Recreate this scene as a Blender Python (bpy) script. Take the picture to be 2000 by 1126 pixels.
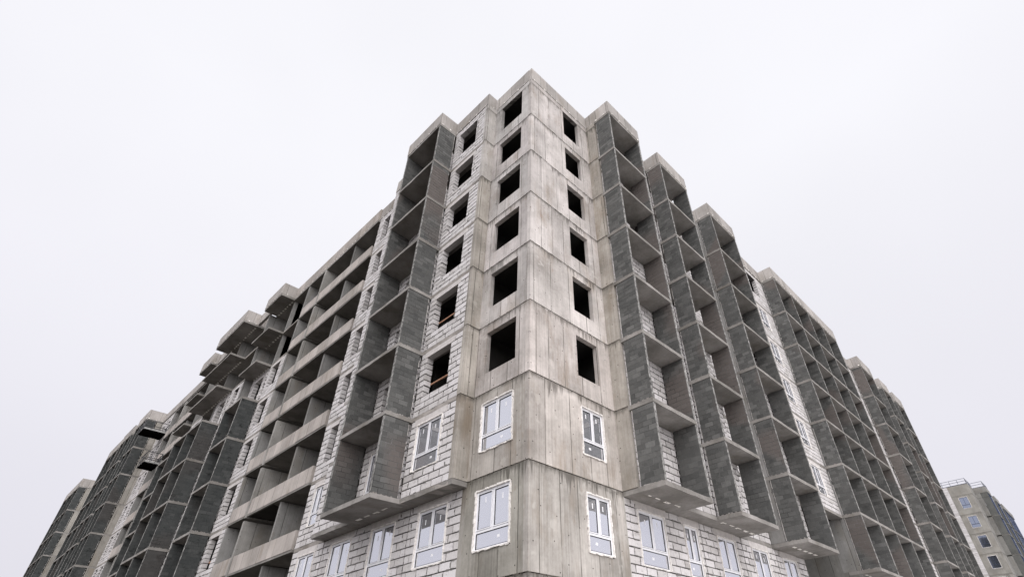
import bpy, math, random
from mathutils import Vector, Matrix
from mathutils.bvhtree import BVHTree
random.seed(11)
rnd = random.uniform
scene = bpy.context.scene
for o in list(bpy.data.objects):
    bpy.data.objects.remove(o)

# ------------------------------------------------------------------ camera
YAW, PITCH, ROLL = math.radians(43.035), math.radians(38.661), math.radians(-1.386)
CAM = Vector((-10.65, -10.993, 1.624))
FPX = 1019.576
fw = Vector((math.cos(YAW) * math.cos(PITCH), math.sin(YAW) * math.cos(PITCH), math.sin(PITCH)))
r0 = Vector((math.sin(YAW), -math.cos(YAW), 0))
u0_ = r0.cross(fw)
RV = r0 * math.cos(ROLL) + u0_ * math.sin(ROLL)
UV = u0_ * math.cos(ROLL) - r0 * math.sin(ROLL)
cd = bpy.data.cameras.new('camera')
cam = bpy.data.objects.new('camera', cd)
scene.collection.objects.link(cam)
cam.matrix_world = Matrix(((RV.x, UV.x, -fw.x, CAM.x), (RV.y, UV.y, -fw.y, CAM.y), (RV.z, UV.z, -fw.z, CAM.z), (0, 0, 0, 1)))
cd.sensor_fit = 'HORIZONTAL'
cd.sensor_width = 36
cd.lens = FPX / 2000 * 36
cd.shift_x = -0.0375
cd.clip_start = 0.1
cd.clip_end = 5000
scene.camera = cam


def project(p):
    d = p - CAM
    w = d.dot(fw)
    if w < 0.2:
        return None
    return 1075 + FPX * d.dot(RV) / w, 563 - FPX * d.dot(UV) / w, w


# ------------------------------------------------------------------ sky, sun, exposure
SUN_DIR = Vector((-0.40, -0.58, 0.71)).normalized()          # towards the bright part of the overcast
world = bpy.data.worlds.new('World')
scene.world = world
world.use_nodes = True
nt = world.node_tree
nt.nodes.clear()
N = nt.nodes.new
out = N('ShaderNodeOutputWorld')
bg = N('ShaderNodeBackground')
sky = N('ShaderNodeTexSky')
sky.sky_type = 'NISHITA'
sky.sun_disc = False
sky.sun_elevation = math.asin(SUN_DIR.z)
sky.sun_rotation = math.atan2(SUN_DIR.x, SUN_DIR.y)
sky.dust_density = 4
sc1 = N('ShaderNodeVectorMath'); sc1.operation = 'SCALE'; sc1.inputs['Scale'].default_value = 0.05
nt.links.new(sky.outputs[0], sc1.inputs[0])
tc = N('ShaderNodeTexCoord')
sep = N('ShaderNodeSeparateXYZ')
nt.links.new(tc.outputs['Generated'], sep.inputs[0])
ramp = N('ShaderNodeValToRGB')                                # overcast: zenith brighter than the horizon
ramp.color_ramp.elements[0].position = 0.0
ramp.color_ramp.elements[0].color = (0.284, 0.275, 0.303, 1)
ramp.color_ramp.elements[1].position = 0.75
ramp.color_ramp.elements[1].color = (0.376, 0.374, 0.391, 1)
nt.links.new(sep.outputs['Z'], ramp.inputs[0])
cl = N('ShaderNodeTexNoise'); cl.inputs['Scale'].default_value = 1.6; cl.inputs['Detail'].default_value = 3
nt.links.new(tc.outputs['Generated'], cl.inputs['Vector'])
clm = N('ShaderNodeMapRange'); clm.inputs[1].default_value = 0.3; clm.inputs[2].default_value = 0.7
clm.inputs[3].default_value = 0.97; clm.inputs[4].default_value = 1.03
nt.links.new(cl.outputs['Fac'], clm.inputs[0])
sc2 = N('ShaderNodeVectorMath'); sc2.operation = 'SCALE'
nt.links.new(ramp.outputs[0], sc2.inputs[0]); nt.links.new(clm.outputs[0], sc2.inputs['Scale'])
mix = N('ShaderNodeMix'); mix.data_type = 'RGBA'; mix.inputs[0].default_value = 0.94
nt.links.new(sc1.outputs[0], mix.inputs[6]); nt.links.new(sc2.outputs[0], mix.inputs[7])
nt.links.new(mix.outputs[2], bg.inputs['Color'])
bg.inputs['Strength'].default_value = 1.0
nt.links.new(bg.outputs[0], out.inputs[0])

sl = bpy.data.lights.new('sun', 'SUN')
sl.energy = 1.5
sl.angle = math.radians(100)
sl.color = (1.0, 0.975, 0.965)
sun = bpy.data.objects.new('sun', sl)
scene.collection.objects.link(sun)
sun.rotation_euler = SUN_DIR.to_track_quat('Z', 'Y').to_euler()
sun.location = (0, 0, 60)

scene.view_settings.view_transform = 'Standard'
scene.view_settings.look = 'None'
scene.view_settings.gamma = 1
scene.view_settings.use_curve_mapping = False
scene.view_settings.exposure = 1.4
scene.cycles.use_denoising = True


# ------------------------------------------------------------------ materials
class Mat:
    def __init__(self, name):
        self.m = bpy.data.materials.new(name)
        self.m.use_nodes = True
        self.t = self.m.node_tree
        self.b = self.t.nodes['Principled BSDF']
        self.b.inputs['Roughness'].default_value = 0.85
        self.b.inputs['Specular IOR Level'].default_value = 0.25

    def n(self, typ, **kw):
        x = self.t.nodes.new(typ)
        for k, v in kw.items():
            setattr(x, k, v)
        return x

    def l(self, a, b):
        self.t.links.new(a, b)

    def val(self, inp, v):
        if isinstance(v, (int, float)):
            inp.default_value = v
        elif isinstance(v, tuple):
            inp.default_value = v
        else:
            self.l(v, inp)

    def math(self, op, a, b=0.0, c=0.0, clamp=False):
        x = self.n('ShaderNodeMath', operation=op)
        x.use_clamp = clamp
        self.val(x.inputs[0], a); self.val(x.inputs[1], b); self.val(x.inputs[2], c)
        return x.outputs[0]

    def rng(self, v, a, b, c, d):
        x = self.n('ShaderNodeMapRange')
        self.val(x.inputs[0], v)
        for i, q in enumerate((a, b, c, d)):
            self.val(x.inputs[i + 1], q)
        return x.outputs[0]

    def noise(self, vec, scale, detail=4, rough=0.55, out='Fac'):
        x = self.n('ShaderNodeTexNoise')
        self.l(vec, x.inputs['Vector'])
        x.inputs['Scale'].default_value = scale
        x.inputs['Detail'].default_value = detail
        x.inputs['Roughness'].default_value = rough
        return x.outputs[out]

    def mixc(self, f, a, b, mode='MIX'):
        x = self.n('ShaderNodeMix', data_type='RGBA', blend_type=mode)
        self.val(x.inputs[0], f); self.val(x.inputs[6], a); self.val(x.inputs[7], b)
        return x.outputs[2]

    def comb(self, x, y, z):
        c = self.n('ShaderNodeCombineXYZ')
        self.val(c.inputs[0], x); self.val(c.inputs[1], y); self.val(c.inputs[2], z)
        return c.outputs[0]

    def pos(self):
        g = self.n('ShaderNodeNewGeometry')
        s = self.n('ShaderNodeSeparateXYZ')
        self.l(g.outputs['Position'], s.inputs[0])
        return g, s.outputs[0], s.outputs[1], s.outputs[2]

    def bump(self, h, strength, dist=0.02):
        x = self.n('ShaderNodeBump')
        x.inputs['Strength'].default_value = strength
        x.inputs['Distance'].default_value = dist
        self.l(h, x.inputs['Height'])
        self.l(x.outputs[0], self.b.inputs['Normal'])

    def color(self, c):
        self.val(self.b.inputs['Base Color'], c)


def plain(name, col, rough=0.6, spec=0.3, var=0.0, vs=3.0):
    M = Mat(name)
    M.b.inputs['Roughness'].default_value = rough
    M.b.inputs['Specular IOR Level'].default_value = spec
    if var:
        g, x, y, z = M.pos()
        f = M.noise(g.outputs['Position'], vs, 5)
        k = M.rng(f, 0.3, 0.7, 1 - var, 1 + var)
        M.color(M.mixc(1.0, (*col, 1), M.comb(k, k, k), 'MULTIPLY'))
    else:
        M.color((*col, 1))
    return M.m


def concrete(name, light, dark, stain, lines=True, holes=True, joints=0.85, tint=True, streak=1.0, flat=False):
    """cast concrete: formwork seams, tie holes, run-off stains under the joints"""
    M = Mat(name)
    g, x, y, z = M.pos()
    u = M.math('ADD', x, M.math('MULTIPLY', y, 1.0))
    oi = M.n('ShaderNodeObjectInfo')
    rn = M.math('MULTIPLY', oi.outputs['Random'], 57.0)
    p2 = M.comb(x, y, M.math('ADD', z, rn)) if flat else M.comb(u, rn, z)
    st = M.comb(M.math('MULTIPLY', u, 13.0), rn, M.math('MULTIPLY', z, 0.4))      # vertical streaks
    blot = M.noise(p2, 0.55, 6, 0.62)
    fine = M.noise(p2, 9.0, 6, 0.7)
    stk = M.noise(st, 1.0, 5, 0.65)
    f = M.math('ADD', M.math('MULTIPLY', blot, 0.65), M.math('ADD', M.math('MULTIPLY', stk, 0.30 * streak), M.math('MULTIPLY', fine, 0.18)))
    f = M.rng(f, *((0.33, 0.62) if flat else (0.42, 0.70)), 0.0, 1.0)
    col = M.mixc(f, (*dark, 1), (*light, 1))
    # brownish patches
    br = M.rng(M.noise((M.comb(x, M.math('ADD', y, 9.0), M.math('ADD', z, rn)) if flat else M.comb(M.math('MULTIPLY', u, 1.6), M.math('ADD', rn, 9.0), M.math('MULTIPLY', z, 0.5))), 0.8, 5, 0.6), 0.53, 0.74, 0.0, 0.62)
    col = M.mixc(br, col, (*stain, 1))
    height = M.math('MULTIPLY', fine, 0.35)
    if joints:
        # distance below the floor joint above (joints every 3 m)
        fr = M.math('FRACT', M.math('DIVIDE', M.math('SUBTRACT', 25.4 + 60.0, z), 3.0))
        top = M.math('MULTIPLY', fr, 3.0)
        drip = M.noise(M.comb(M.math('MULTIPLY', u, 9.0), rn, M.math('MULTIPLY', z, 0.6)), 1.0, 4, 0.6)
        big = M.noise(M.comb(u, rn, 0.0), 0.7, 3, 0.6)
        reach = M.math('MULTIPLY', M.rng(big, 0.35, 0.68, 0.06, 0.95), M.rng(drip, 0.35, 0.72, 0.0, 1.25))
        s1 = M.rng(M.math('SUBTRACT', reach, top), -0.03, 0.30, 0.0, joints * 0.85)
        s2 = M.rng(M.math('ABSOLUTE', M.math('SUBTRACT', top, 0.03)), 0.0, 0.17, joints, 0.0)
        s2 = M.math('MULTIPLY', s2, M.rng(M.noise(p2, 4.0, 5, 0.7), 0.38, 0.58, 0.25, 1.0))
        sm = M.math('MAXIMUM', s1, s2)
        col = M.mixc(sm, col, (dark[0] * 0.27, dark[1] * 0.26, dark[2] * 0.24, 1))
    if lines:
        vo = M.n('ShaderNodeTexVoronoi', voronoi_dimensions='1D', feature='DISTANCE_TO_EDGE')
        M.l(M.math('ADD', u, M.math('MULTIPLY', rn, 3.1)), vo.inputs['W'])
        vo.inputs['Scale'].default_value = 1.15
        vc = M.n('ShaderNodeTexVoronoi', voronoi_dimensions='1D', feature='F1')
        M.l(M.math('ADD', u, M.math('MULTIPLY', rn, 3.1)), vc.inputs['W'])
        vc.inputs['Scale'].default_value = 1.15
        pc = M.n('ShaderNodeSeparateColor')
        M.l(vc.outputs['Color'], pc.inputs[0])
        pk = M.rng(pc.outputs[0], 0.0, 1.0, 0.86, 1.10)
        col = M.mixc(1.0, col, M.comb(pk, pk, pk), 'MULTIPLY')
        ln = M.rng(vo.outputs['Distance'], 0.007, 0.030, 1.0, 0.0)
        ln = M.math('MULTIPLY', ln, M.rng(M.noise(p2, 1.3, 4), 0.32, 0.55, 0.25, 1.0))
        v2 = M.n('ShaderNodeTexVoronoi', voronoi_dimensions='1D', feature='DISTANCE_TO_EDGE')
        M.l(M.math('ADD', u, M.math('MULTIPLY', rn, 1.7)), v2.inputs['W'])
        v2.inputs['Scale'].default_value = 8.0
        l2 = M.math('MULTIPLY', M.rng(v2.outputs['Distance'], 0.0, 0.10, 0.42, 0.0), M.rng(M.noise(st, 0.5, 3), 0.44, 0.66, 0.0, 1.0))
        l3 = M.math('MAXIMUM', ln, l2)
        col = M.mixc(M.math('MULTIPLY', l3, 0.95), col, (dark[0] * 0.4, dark[1] * 0.4, dark[2] * 0.38, 1))
        height = M.math('SUBTRACT', height, l3)
    if holes:
        vh = M.n('ShaderNodeTexVoronoi', voronoi_dimensions='2D', feature='F1')
        M.l(M.comb(M.math('MULTIPLY', u, 1.25), M.math('ADD', M.math('MULTIPLY', z, 1.35), rn), 0.0), vh.inputs['Vector'])
        vh.inputs['Scale'].default_value = 1.0
        vh.inputs['Randomness'].default_value = 0.75
        h = M.rng(vh.outputs['Distance'], 0.018, 0.032, 1.0, 0.0)
        col = M.mixc(M.math('MULTIPLY', h, 0.92), col, (0.025, 0.022, 0.02, 1))
        height = M.math('SUBTRACT', height, h)
    if joints > 0.8:                           # small rust runs and pale repair patches
        rp = M.comb(M.math('MULTIPLY', u, 3.0), M.math('ADD', rn, 3.0), M.math('MULTIPLY', z, 0.9))
        rust = M.rng(M.noise(rp, 0.9, 6, 0.65), 0.66, 0.78, 0.0, 0.75)
        col = M.mixc(rust, col, (0.24, 0.125, 0.06, 1))
        pale = M.rng(M.noise(M.comb(u, M.math('ADD', rn, 20.0), z), 1.4, 3, 0.5), 0.64, 0.68, 0.0, 0.35)
        col = M.mixc(pale, col, (0.60, 0.585, 0.57, 1))
    if tint:
        col = M.mixc(1.0, col, oi.outputs['Color'], 'MULTIPLY')
    M.color(col)
    M.b.inputs['Roughness'].default_value = 0.9
    M.bump(height, 0.55, 0.015)
    return M.m


def blockmat(name, cols, rough=0.92, stain=None, bumpv=0.3):
    M = Mat(name)
    g, x, y, z = M.pos()
    oi = M.n('ShaderNodeObjectInfo')
    # one value per block, both for joined blocks and for single ones
    r = M.math('FRACT', M.math('ADD', g.outputs['Random Per Island'], M.math('MULTIPLY', oi.outputs['Random'], 7.3)))
    ramp = M.n('ShaderNodeValToRGB')
    ramp.color_ramp.elements[0].color = (*cols[0], 1)
    ramp.color_ramp.elements[1].color = (*cols[-1], 1)
    for i, c in enumerate(cols[1:-1]):
        e = ramp.color_ramp.elements.new((i + 1) / (len(cols) - 1))
        e.color = (*c, 1)
    M.l(r, ramp.inputs[0])
    P = g.outputs['Position']
    f = M.noise(P, 14, 6, 0.7)
    k = M.rng(f, 0.3, 0.7, 0.86, 1.08)
    col = M.mixc(1.0, ramp.outputs[0], M.comb(k, k, k), 'MULTIPLY')
    if stain:
        f2 = M.noise(M.comb(M.math('ADD', x, y), M.math('SUBTRACT', x, y), M.math('MULTIPLY', z, 2.2)), 1.1, 6, 0.7)
        col = M.mixc(M.rng(f2, 0.54, 0.70, 0.0, stain[1]), col, (*stain[0], 1))
        if len(stain) == 2:                    # mortar dragged over the faces
            fm = M.noise(M.comb(M.math('MULTIPLY', M.math('ADD', x, y), 1.6), M.math('SUBTRACT', x, y), M.math('MULTIPLY', z, 7.0)), 2.2, 5, 0.7)
            col = M.mixc(M.rng(fm, 0.58, 0.70, 0.0, 0.6), col, (0.22, 0.21, 0.20, 1))
        if len(stain) > 2:                     # patches of another batch of blocks
            f3 = M.noise(M.comb(M.math('ADD', x, 31.0), M.math('ADD', y, 17.0), M.math('ADD', z, 5.0)), 0.19, 1, 0.5)
            col = M.mixc(M.rng(f3, 0.565, 0.60, 0.0, stain[3]), col, (*stain[2], 1))
            fs = M.noise(M.comb(M.math('MULTIPLY', M.math('ADD', x, y), 0.8), 0.0, M.math('MULTIPLY', z, 4.0)), 1.5, 5, 0.7)
            col = M.mixc(M.rng(fs, 0.62, 0.8, 0.0, 0.3), col, (0.30, 0.30, 0.29, 1))
    M.color(col)
    M.b.inputs['Roughness'].default_value = rough
    M.bump(f, bumpv, 0.008)
    return M.m


MC = {}
MC['wall'] = concrete('cast concrete wall', (0.60, 0.575, 0.56), (0.275, 0.262, 0.247), (0.25, 0.198, 0.148))
MC['parapet'] = concrete('cast concrete parapet', (0.46, 0.43, 0.41), (0.28, 0.262, 0.243), (0.25, 0.215, 0.175), holes=False, joints=0.0)
MC['slab'] = concrete('cast concrete slab', (0.42, 0.398, 0.380), (0.18, 0.17, 0.157), (0.14, 0.123, 0.10), lines=False, holes=False, joints=0.0, streak=0.0, flat=True)
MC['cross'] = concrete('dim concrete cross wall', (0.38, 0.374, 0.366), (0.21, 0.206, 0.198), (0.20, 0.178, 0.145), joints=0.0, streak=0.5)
MC['interior'] = plain('interior concrete darkened for shade', (0.045, 0.043, 0.04), 0.95, 0.05, 0.25, 0.7)  # near-black colour stands in for the shade of unlit rooms
MC['white'] = blockmat('aerated concrete block', [(0.48, 0.458, 0.452), (0.62, 0.597, 0.595), (0.68, 0.656, 0.66), (0.55, 0.527, 0.517), (0.65, 0.626, 0.625)], stain=((0.32, 0.298, 0.275), 0.6))
MC['grey'] = blockmat('grey hollow block', [(0.074, 0.075, 0.073), (0.120, 0.120, 0.116), (0.094, 0.094, 0.091), (0.155, 0.155, 0.150), (0.086, 0.087, 0.085), (0.130, 0.130, 0.126), (0.079, 0.080, 0.078)],
                      stain=((0.032, 0.034, 0.034), 0.5, (0.145, 0.122, 0.112), 0.65))
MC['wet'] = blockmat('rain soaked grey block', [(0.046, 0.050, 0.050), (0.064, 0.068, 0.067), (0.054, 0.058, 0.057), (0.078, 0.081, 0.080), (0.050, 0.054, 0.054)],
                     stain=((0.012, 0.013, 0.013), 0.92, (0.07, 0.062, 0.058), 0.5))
MC['mortar'] = plain('dark mortar', (0.075, 0.07, 0.066), 0.95, 0.1, 0.35, 9)
MC['greymortar'] = plain('pale grey mortar', (0.11, 0.11, 0.107), 0.95, 0.1, 0.85, 1.1)
MC['squeeze'] = plain('grey squeezed mortar', (0.17, 0.163, 0.155), 0.95, 0.1, 0.4, 6)
MC['lintel'] = plain('precast lintel', (0.56, 0.53, 0.515), 0.9, 0.1, 0.12, 5)
MC['wetmortar'] = plain('dark wet mortar', (0.058, 0.06, 0.06), 0.95, 0.1, 0.6, 1.1)
MC['edge'] = plain('ragged pale mortar edge', (0.23, 0.226, 0.218), 0.95, 0.1, 0.75, 7)
MC['frame'] = plain('white plastic frame', (0.80, 0.80, 0.83), 0.35, 0.5)
MC['gasket'] = plain('black rubber gasket', (0.015, 0.016, 0.02), 0.5, 0.3)
MC['foam'] = plain('white mounting foam', (0.74, 0.71, 0.68), 0.9, 0.1, 0.18, 14)
MC['poly'] = plain('white polystyrene', (0.86, 0.83, 0.78), 0.9, 0.1, 0.15, 8)
MC['sticker'] = plain('white paper sticker', (0.8, 0.8, 0.82), 0.5, 0.4)
MC['wood'] = plain('weathered orange board', (0.36, 0.20, 0.13), 0.7, 0.2, 0.25, 6)
MC['steel'] = plain('dark painted steel', (0.06, 0.06, 0.065), 0.5, 0.4, 0.2, 4)
MC['platform'] = plain('black cradle floor', (0.006, 0.006, 0.006), 1.0, 0.0)
MC['galv'] = plain('galvanised panel', (0.35, 0.35, 0.34), 0.5, 0.4, 0.3, 3)
MC['rust'] = plain('yellow plastic bag', (0.55, 0.36, 0.08), 0.6, 0.3, 0.2, 9)


def glassmat(name, base, rough, metal):
    M = Mat(name)
    g, x, y, z = M.pos()
    f = M.noise(g.outputs['Position'], 1.6, 3, 0.5)
    M.color((*base, 1))
    M.b.inputs['Metallic'].default_value = metal
    M.b.inputs['Roughness'].default_value = rough
    return M.m


MC['glass'] = glassmat('coated window glass', (0.70, 0.712, 0.76), 0.0, 0.82)
MC['blue'] = glassmat('blue balcony glass', (0.10, 0.19, 0.40), 0.04, 0.75)
MC['bluewin'] = glassmat('dark blue window glass', (0.34, 0.38, 0.47), 0.05, 0.9)
MC['bluesteel'] = plain('blue grey metal', (0.035, 0.045, 0.08), 0.4, 0.4)

# ------------------------------------------------------------------ mesh helpers
C = scene.collection
OCC_V, OCC_F = [], []                    # everything opaque, for the visibility test


def pt(side, u, d, z):
    """right facade: u along +X, d out towards -Y; left facade: u along +Y, d out towards -X"""
    return (u, -d, z) if side == 'R' else (-d, u, z)


class MB:
    def __init__(self):
        self.v, self.f = [], []

    def quadbox(self, c):
        b = len(self.v)
        self.v += c
        for q in ((0, 3, 2, 1), (4, 5, 6, 7), (0, 1, 5, 4), (1, 2, 6, 5), (2, 3, 7, 6), (3, 0, 4, 7)):
            self.f.append(tuple(b + i for i in q))

    def wbox(self, x0, x1, y0, y1, z0, z1, j=0.0):
        c = [(x0, y0, z0), (x1, y0, z0), (x1, y1, z0), (x0, y1, z0), (x0, y0, z1), (x1, y0, z1), (x1, y1, z1), (x0, y1, z1)]
        if j:
            c = [(a + rnd(-j, j), b + rnd(-j, j), d + rnd(-j, j)) for a, b, d in c]
        self.quadbox(c)
        return self

    def box(self, side, u0, u1, d0, d1, z0, z1, j=0.0):
        a, b = pt(side, u0, d0, z0), pt(side, u1, d1, z1)
        return self.wbox(min(a[0], b[0]), max(a[0], b[0]), min(a[1], b[1]), max(a[1], b[1]), z0, z1, j)

    def ragged(self, side, u0, u1, d0, d1, z0, z1, jd=0.012, jz=0.010, step=0.3):
        """box whose outer edge wanders like a rough casting"""
        n = max(2, int((u1 - u0) / step))
        b = len(self.v)
        for i in range(n + 1):
            u = u0 + (u1 - u0) * i / n
            w = rnd(-jz, jz)
            self.v += [pt(side, u, d0, z0), pt(side, u, d1 + rnd(-jd, jd * 0.4), z0 + rnd(-jz, jz * 0.6)), pt(side, u, d1 + rnd(-jd, jd * 0.3), z1 + rnd(-jz, jz) * 0.7), pt(side, u, d0, z1)]
        fl = side == 'R'
        for i in range(n):
            p, q = b + 4 * i, b + 4 * i + 4
            for k in range(4):
                k2 = (k + 1) % 4
                f = (p + k, p + k2, q + k2, q + k)
                self.f.append(f if not fl else f[::-1])
        e = b + 4 * n
        self.f.append((b, b + 3, b + 2, b + 1) if not fl else (b, b + 1, b + 2, b + 3))
        self.f.append((e, e + 1, e + 2, e + 3) if not fl else (e + 3, e + 2, e + 1, e))
        return self

    def rod(self, p, q, r, n=6):
        p, q = Vector(p), Vector(q)
        ax = (q - p).normalized()
        a = ax.orthogonal().normalized()
        bb = ax.cross(a)
        b = len(self.v)
        for i in range(n):
            t = 2 * math.pi * i / n
            o = a * math.cos(t) * r + bb * math.sin(t) * r
            self.v += [tuple(p + o), tuple(q + o)]
        for i in range(n):
            k = (i + 1) % n
            self.f.append((b + 2 * i, b + 2 * k, b + 2 * k + 1, b + 2 * i + 1))
        return self

    def holed(self, side, u0, u1, d0, d1, z0, z1, holes=()):
        """slab of wall between d0 (back) and d1 (front) with rectangular openings, one closed mesh"""
        us = sorted({u0, u1, *[min(max(h[i], u0), u1) for h in holes for i in (0, 1)]})
        zs = sorted({z0, z1, *[min(max(h[i], z0), z1) for h in holes for i in (2, 3)]})

        def solid(i, k):
            if i < 0 or k < 0 or i >= len(us) - 1 or k >= len(zs) - 1:
                return False
            a, b = (us[i] + us[i + 1]) / 2, (zs[k] + zs[k + 1]) / 2
            return not any(h[0] < a < h[1] and h[2] < b < h[3] for h in holes)
        idx = {}

        def V(u, d, z):
            key = (round(u, 4), round(d, 4), round(z, 4))
            if key not in idx:
                idx[key] = len(self.v)
                self.v.append(pt(side, u, d, z))
            return idx[key]

        def Q(*c):
            q = [V(*p) for p in c]
            self.f.append(tuple(q if side == 'R' else q[::-1]))
        for i in range(len(us) - 1):
            for k in range(len(zs) - 1):
                if not solid(i, k):
                    continue
                a, b, c, e = us[i], us[i + 1], zs[k], zs[k + 1]
                Q((a, d1, c), (b, d1, c), (b, d1, e), (a, d1, e))
                Q((a, d0, c), (a, d0, e), (b, d0, e), (b, d0, c))
                if not solid(i - 1, k): Q((a, d0, c), (a, d1, c), (a, d1, e), (a, d0, e))
                if not solid(i + 1, k): Q((b, d0, c), (b, d0, e), (b, d1, e), (b, d1, c))
                if not solid(i, k - 1): Q((a, d0, c), (b, d0, c), (b, d1, c), (a, d1, c))
                if not solid(i, k + 1): Q((a, d0, e), (a, d1, e), (b, d1, e), (b, d0, e))
        return self

    def build(self, name, mat, parent=None, occ=True, col=None):
        me = bpy.data.meshes.new(name)
        me.from_pydata(self.v, [], self.f)
        me.update()
        me.materials.append(MC[mat])
        o = bpy.data.objects.new(name, me)
        C.objects.link(o)
        if parent:
            o.parent = parent
        if col:
            o.color = (*col, 1)
        if occ:
            b = len(OCC_V)
            OCC_V.extend(self.v)
            OCC_F.extend(tuple(b + i for i in f) for f in self.f)
        return o


def thing(name, label, cat, loc=(0, 0, 0), group=None):
    o = bpy.data.objects.new(name, None)
    C.objects.link(o)
    o.location = loc
    o['label'] = label
    o['category'] = cat
    if group:
        o['group'] = group
    return o


def tag(o, label, cat, group=None):
    o['label'] = label
    o['category'] = cat
    if group:
        o['group'] = group
    return o


# ------------------------------------------------------------------ ground
g = MB()
g.wbox(-1500, 1500, -1500, 1500, -1.0, 0.0)
M = Mat('muddy building site')
gg, x, y, z = M.pos()
f = M.noise(gg.outputs['Position'], 0.25, 8, 0.65)
M.color(M.mixc(M.rng(f, 0.35, 0.65, 0, 1), (0.03, 0.027, 0.024, 1), (0.07, 0.063, 0.056, 1)))
M.bump(f, 0.6, 0.2)
MC['mud'] = M.m
ground = g.build('ground', 'mud')
ground['kind'] = 'structure'
g = MB()
g.wbox(-7, 160, -60, -0.6, 0.004, 0.12)  # unseen pale slab, added to bounce light up to the right undersides
MC['bounce_slab'] = concrete('pale unseen bounce slab', (0.58, 0.57, 0.56), (0.42, 0.41, 0.40), (0.36, 0.33, 0.3), lines=False, holes=False, joints=0.0)
bounce_slab = g.build('bounce_slab', 'bounce_slab')
bounce_slab['kind'] = 'structure'

# ------------------------------------------------------------------ levels of the building
J = [28.77] + [25.4 - 3 * k for k in range(9)]        # J[0] roof line, J[1] .. J[9] floor joints
TOP = 29.83
ST = 0.16                                              # slab edge
P1, P2 = 0.68, 1.75                                    # right: wall plane and loggia front
PL1, PL2 = 0.62, 1.78                                  # left

bld = thing('unfinished_building', 'large unfinished concrete apartment block with dark loggias and white block walls', 'building')

BLK = {'white': [], 'grey': [], 'wet': []}                        # (side, u0, u1, z0, z1, d0, d1, part)


def blockwork(kind, side, u0, u1, z0, z1, dfront, thick, holes=(), ch=None, bl=None, top=None, part=None, axis='u', end_jit=0.012):
    """courses of blocks over a recessed mortar core. axis 'u': wall along the facade; axis 'd': wall square to it
    (then u0,u1 is the range in d, dfront is the u of the visible face and thick its signed thickness)."""
    white = kind == 'white'
    ch = ch or (0.25 if white else 0.2)
    bl = bl or (0.6 if white else 0.4)
    jt = 0.042 if white else 0.016
    rec = 0.022 if white else 0.006
    n = max(1, round((z1 - z0) / ch))
    ch = (z1 - z0) / n
    core = MB()
    ztop = z1
    par = random.random() < 0.5
    for k in range(n):
        a, b = z0 + k * ch, z0 + (k + 1) * ch
        segs = [(u0, u1)]
        mid = (a + b) / 2
        for h in holes:
            if h[2] < mid < h[3]:
                ns = []
                for s, e in segs:
                    if h[1] <= s or h[0] >= e:
                        ns.append((s, e)); continue
                    if h[0] > s: ns.append((s, h[0]))
                    if h[1] < e: ns.append((h[1], e))
                segs = ns
        off = (bl / 2 if (k % 2) ^ par else 0.0) + rnd(-0.06, 0.06) * (1 if white else 0.3)
        for s, e in segs:
            cuts = [s]
            c = u0 - bl + off
            while c < e - 0.07:
                if c > s + 0.07:
                    cuts.append(c)
                c += bl + (rnd(-0.02, 0.02) if white else 0)
            cuts.append(e)
            for i in range(len(cuts) - 1):
                p, q = cuts[i], cuts[i + 1]
                if q - p < 0.05 or (top and b > top(p, q)):
                    continue
                p2 = p + (jt / 2 if i else rnd(-end_jit, end_jit) * (s > u0))
                q2 = q - (jt / 2 if i < len(cuts) - 2 else rnd(-end_jit, end_jit) * (e < u1))
                fj = rnd(-0.006, 0.006) if white else rnd(-0.0025, 0.0025)
                hj = rnd(-0.004, 0.004) if white else 0
                BLK[kind].append((axis, side, p2, q2, a + jt / 2 + hj, b - jt / 2 + hj, dfront + fj * (1 if thick > 0 else -1), thick))
    if top is None:
        hh = [(h[0] - rec, h[1] + rec, h[2], h[3] + rec) for h in holes]
        if axis == 'u':
            core.holed(side, u0 + 0.002, u1 - 0.002, dfront - thick + rec, dfront - rec, z0, z1, hh)
        else:
            s = 1 if thick > 0 else -1
            core.box(side, min(dfront - rec * s, dfront - thick + rec * s), max(dfront - rec * s, dfront - thick + rec * s), u0 + rec, u1 - rec, z0, z1)
        return core.build('block_wall' if white else 'partition_wall', 'mortar' if white else ('greymortar' if kind == 'grey' else 'wetmortar'), part or bld)
    return None


# ------------------------------------------------------------------ windows
def ring(mb, side, u0, u1, z0, z1, w, d0, d1):
    mb.box(side, u0, u1, d0, d1, z1 - w, z1)
    mb.box(side, u0, u1, d0, d1, z0, z0 + w)
    mb.box(side, u0, u0 + w, d0, d1, z0 + w, z1 - w)
    mb.box(side, u1 - w, u1, d0, d1, z0 + w, z1 - w)


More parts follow.
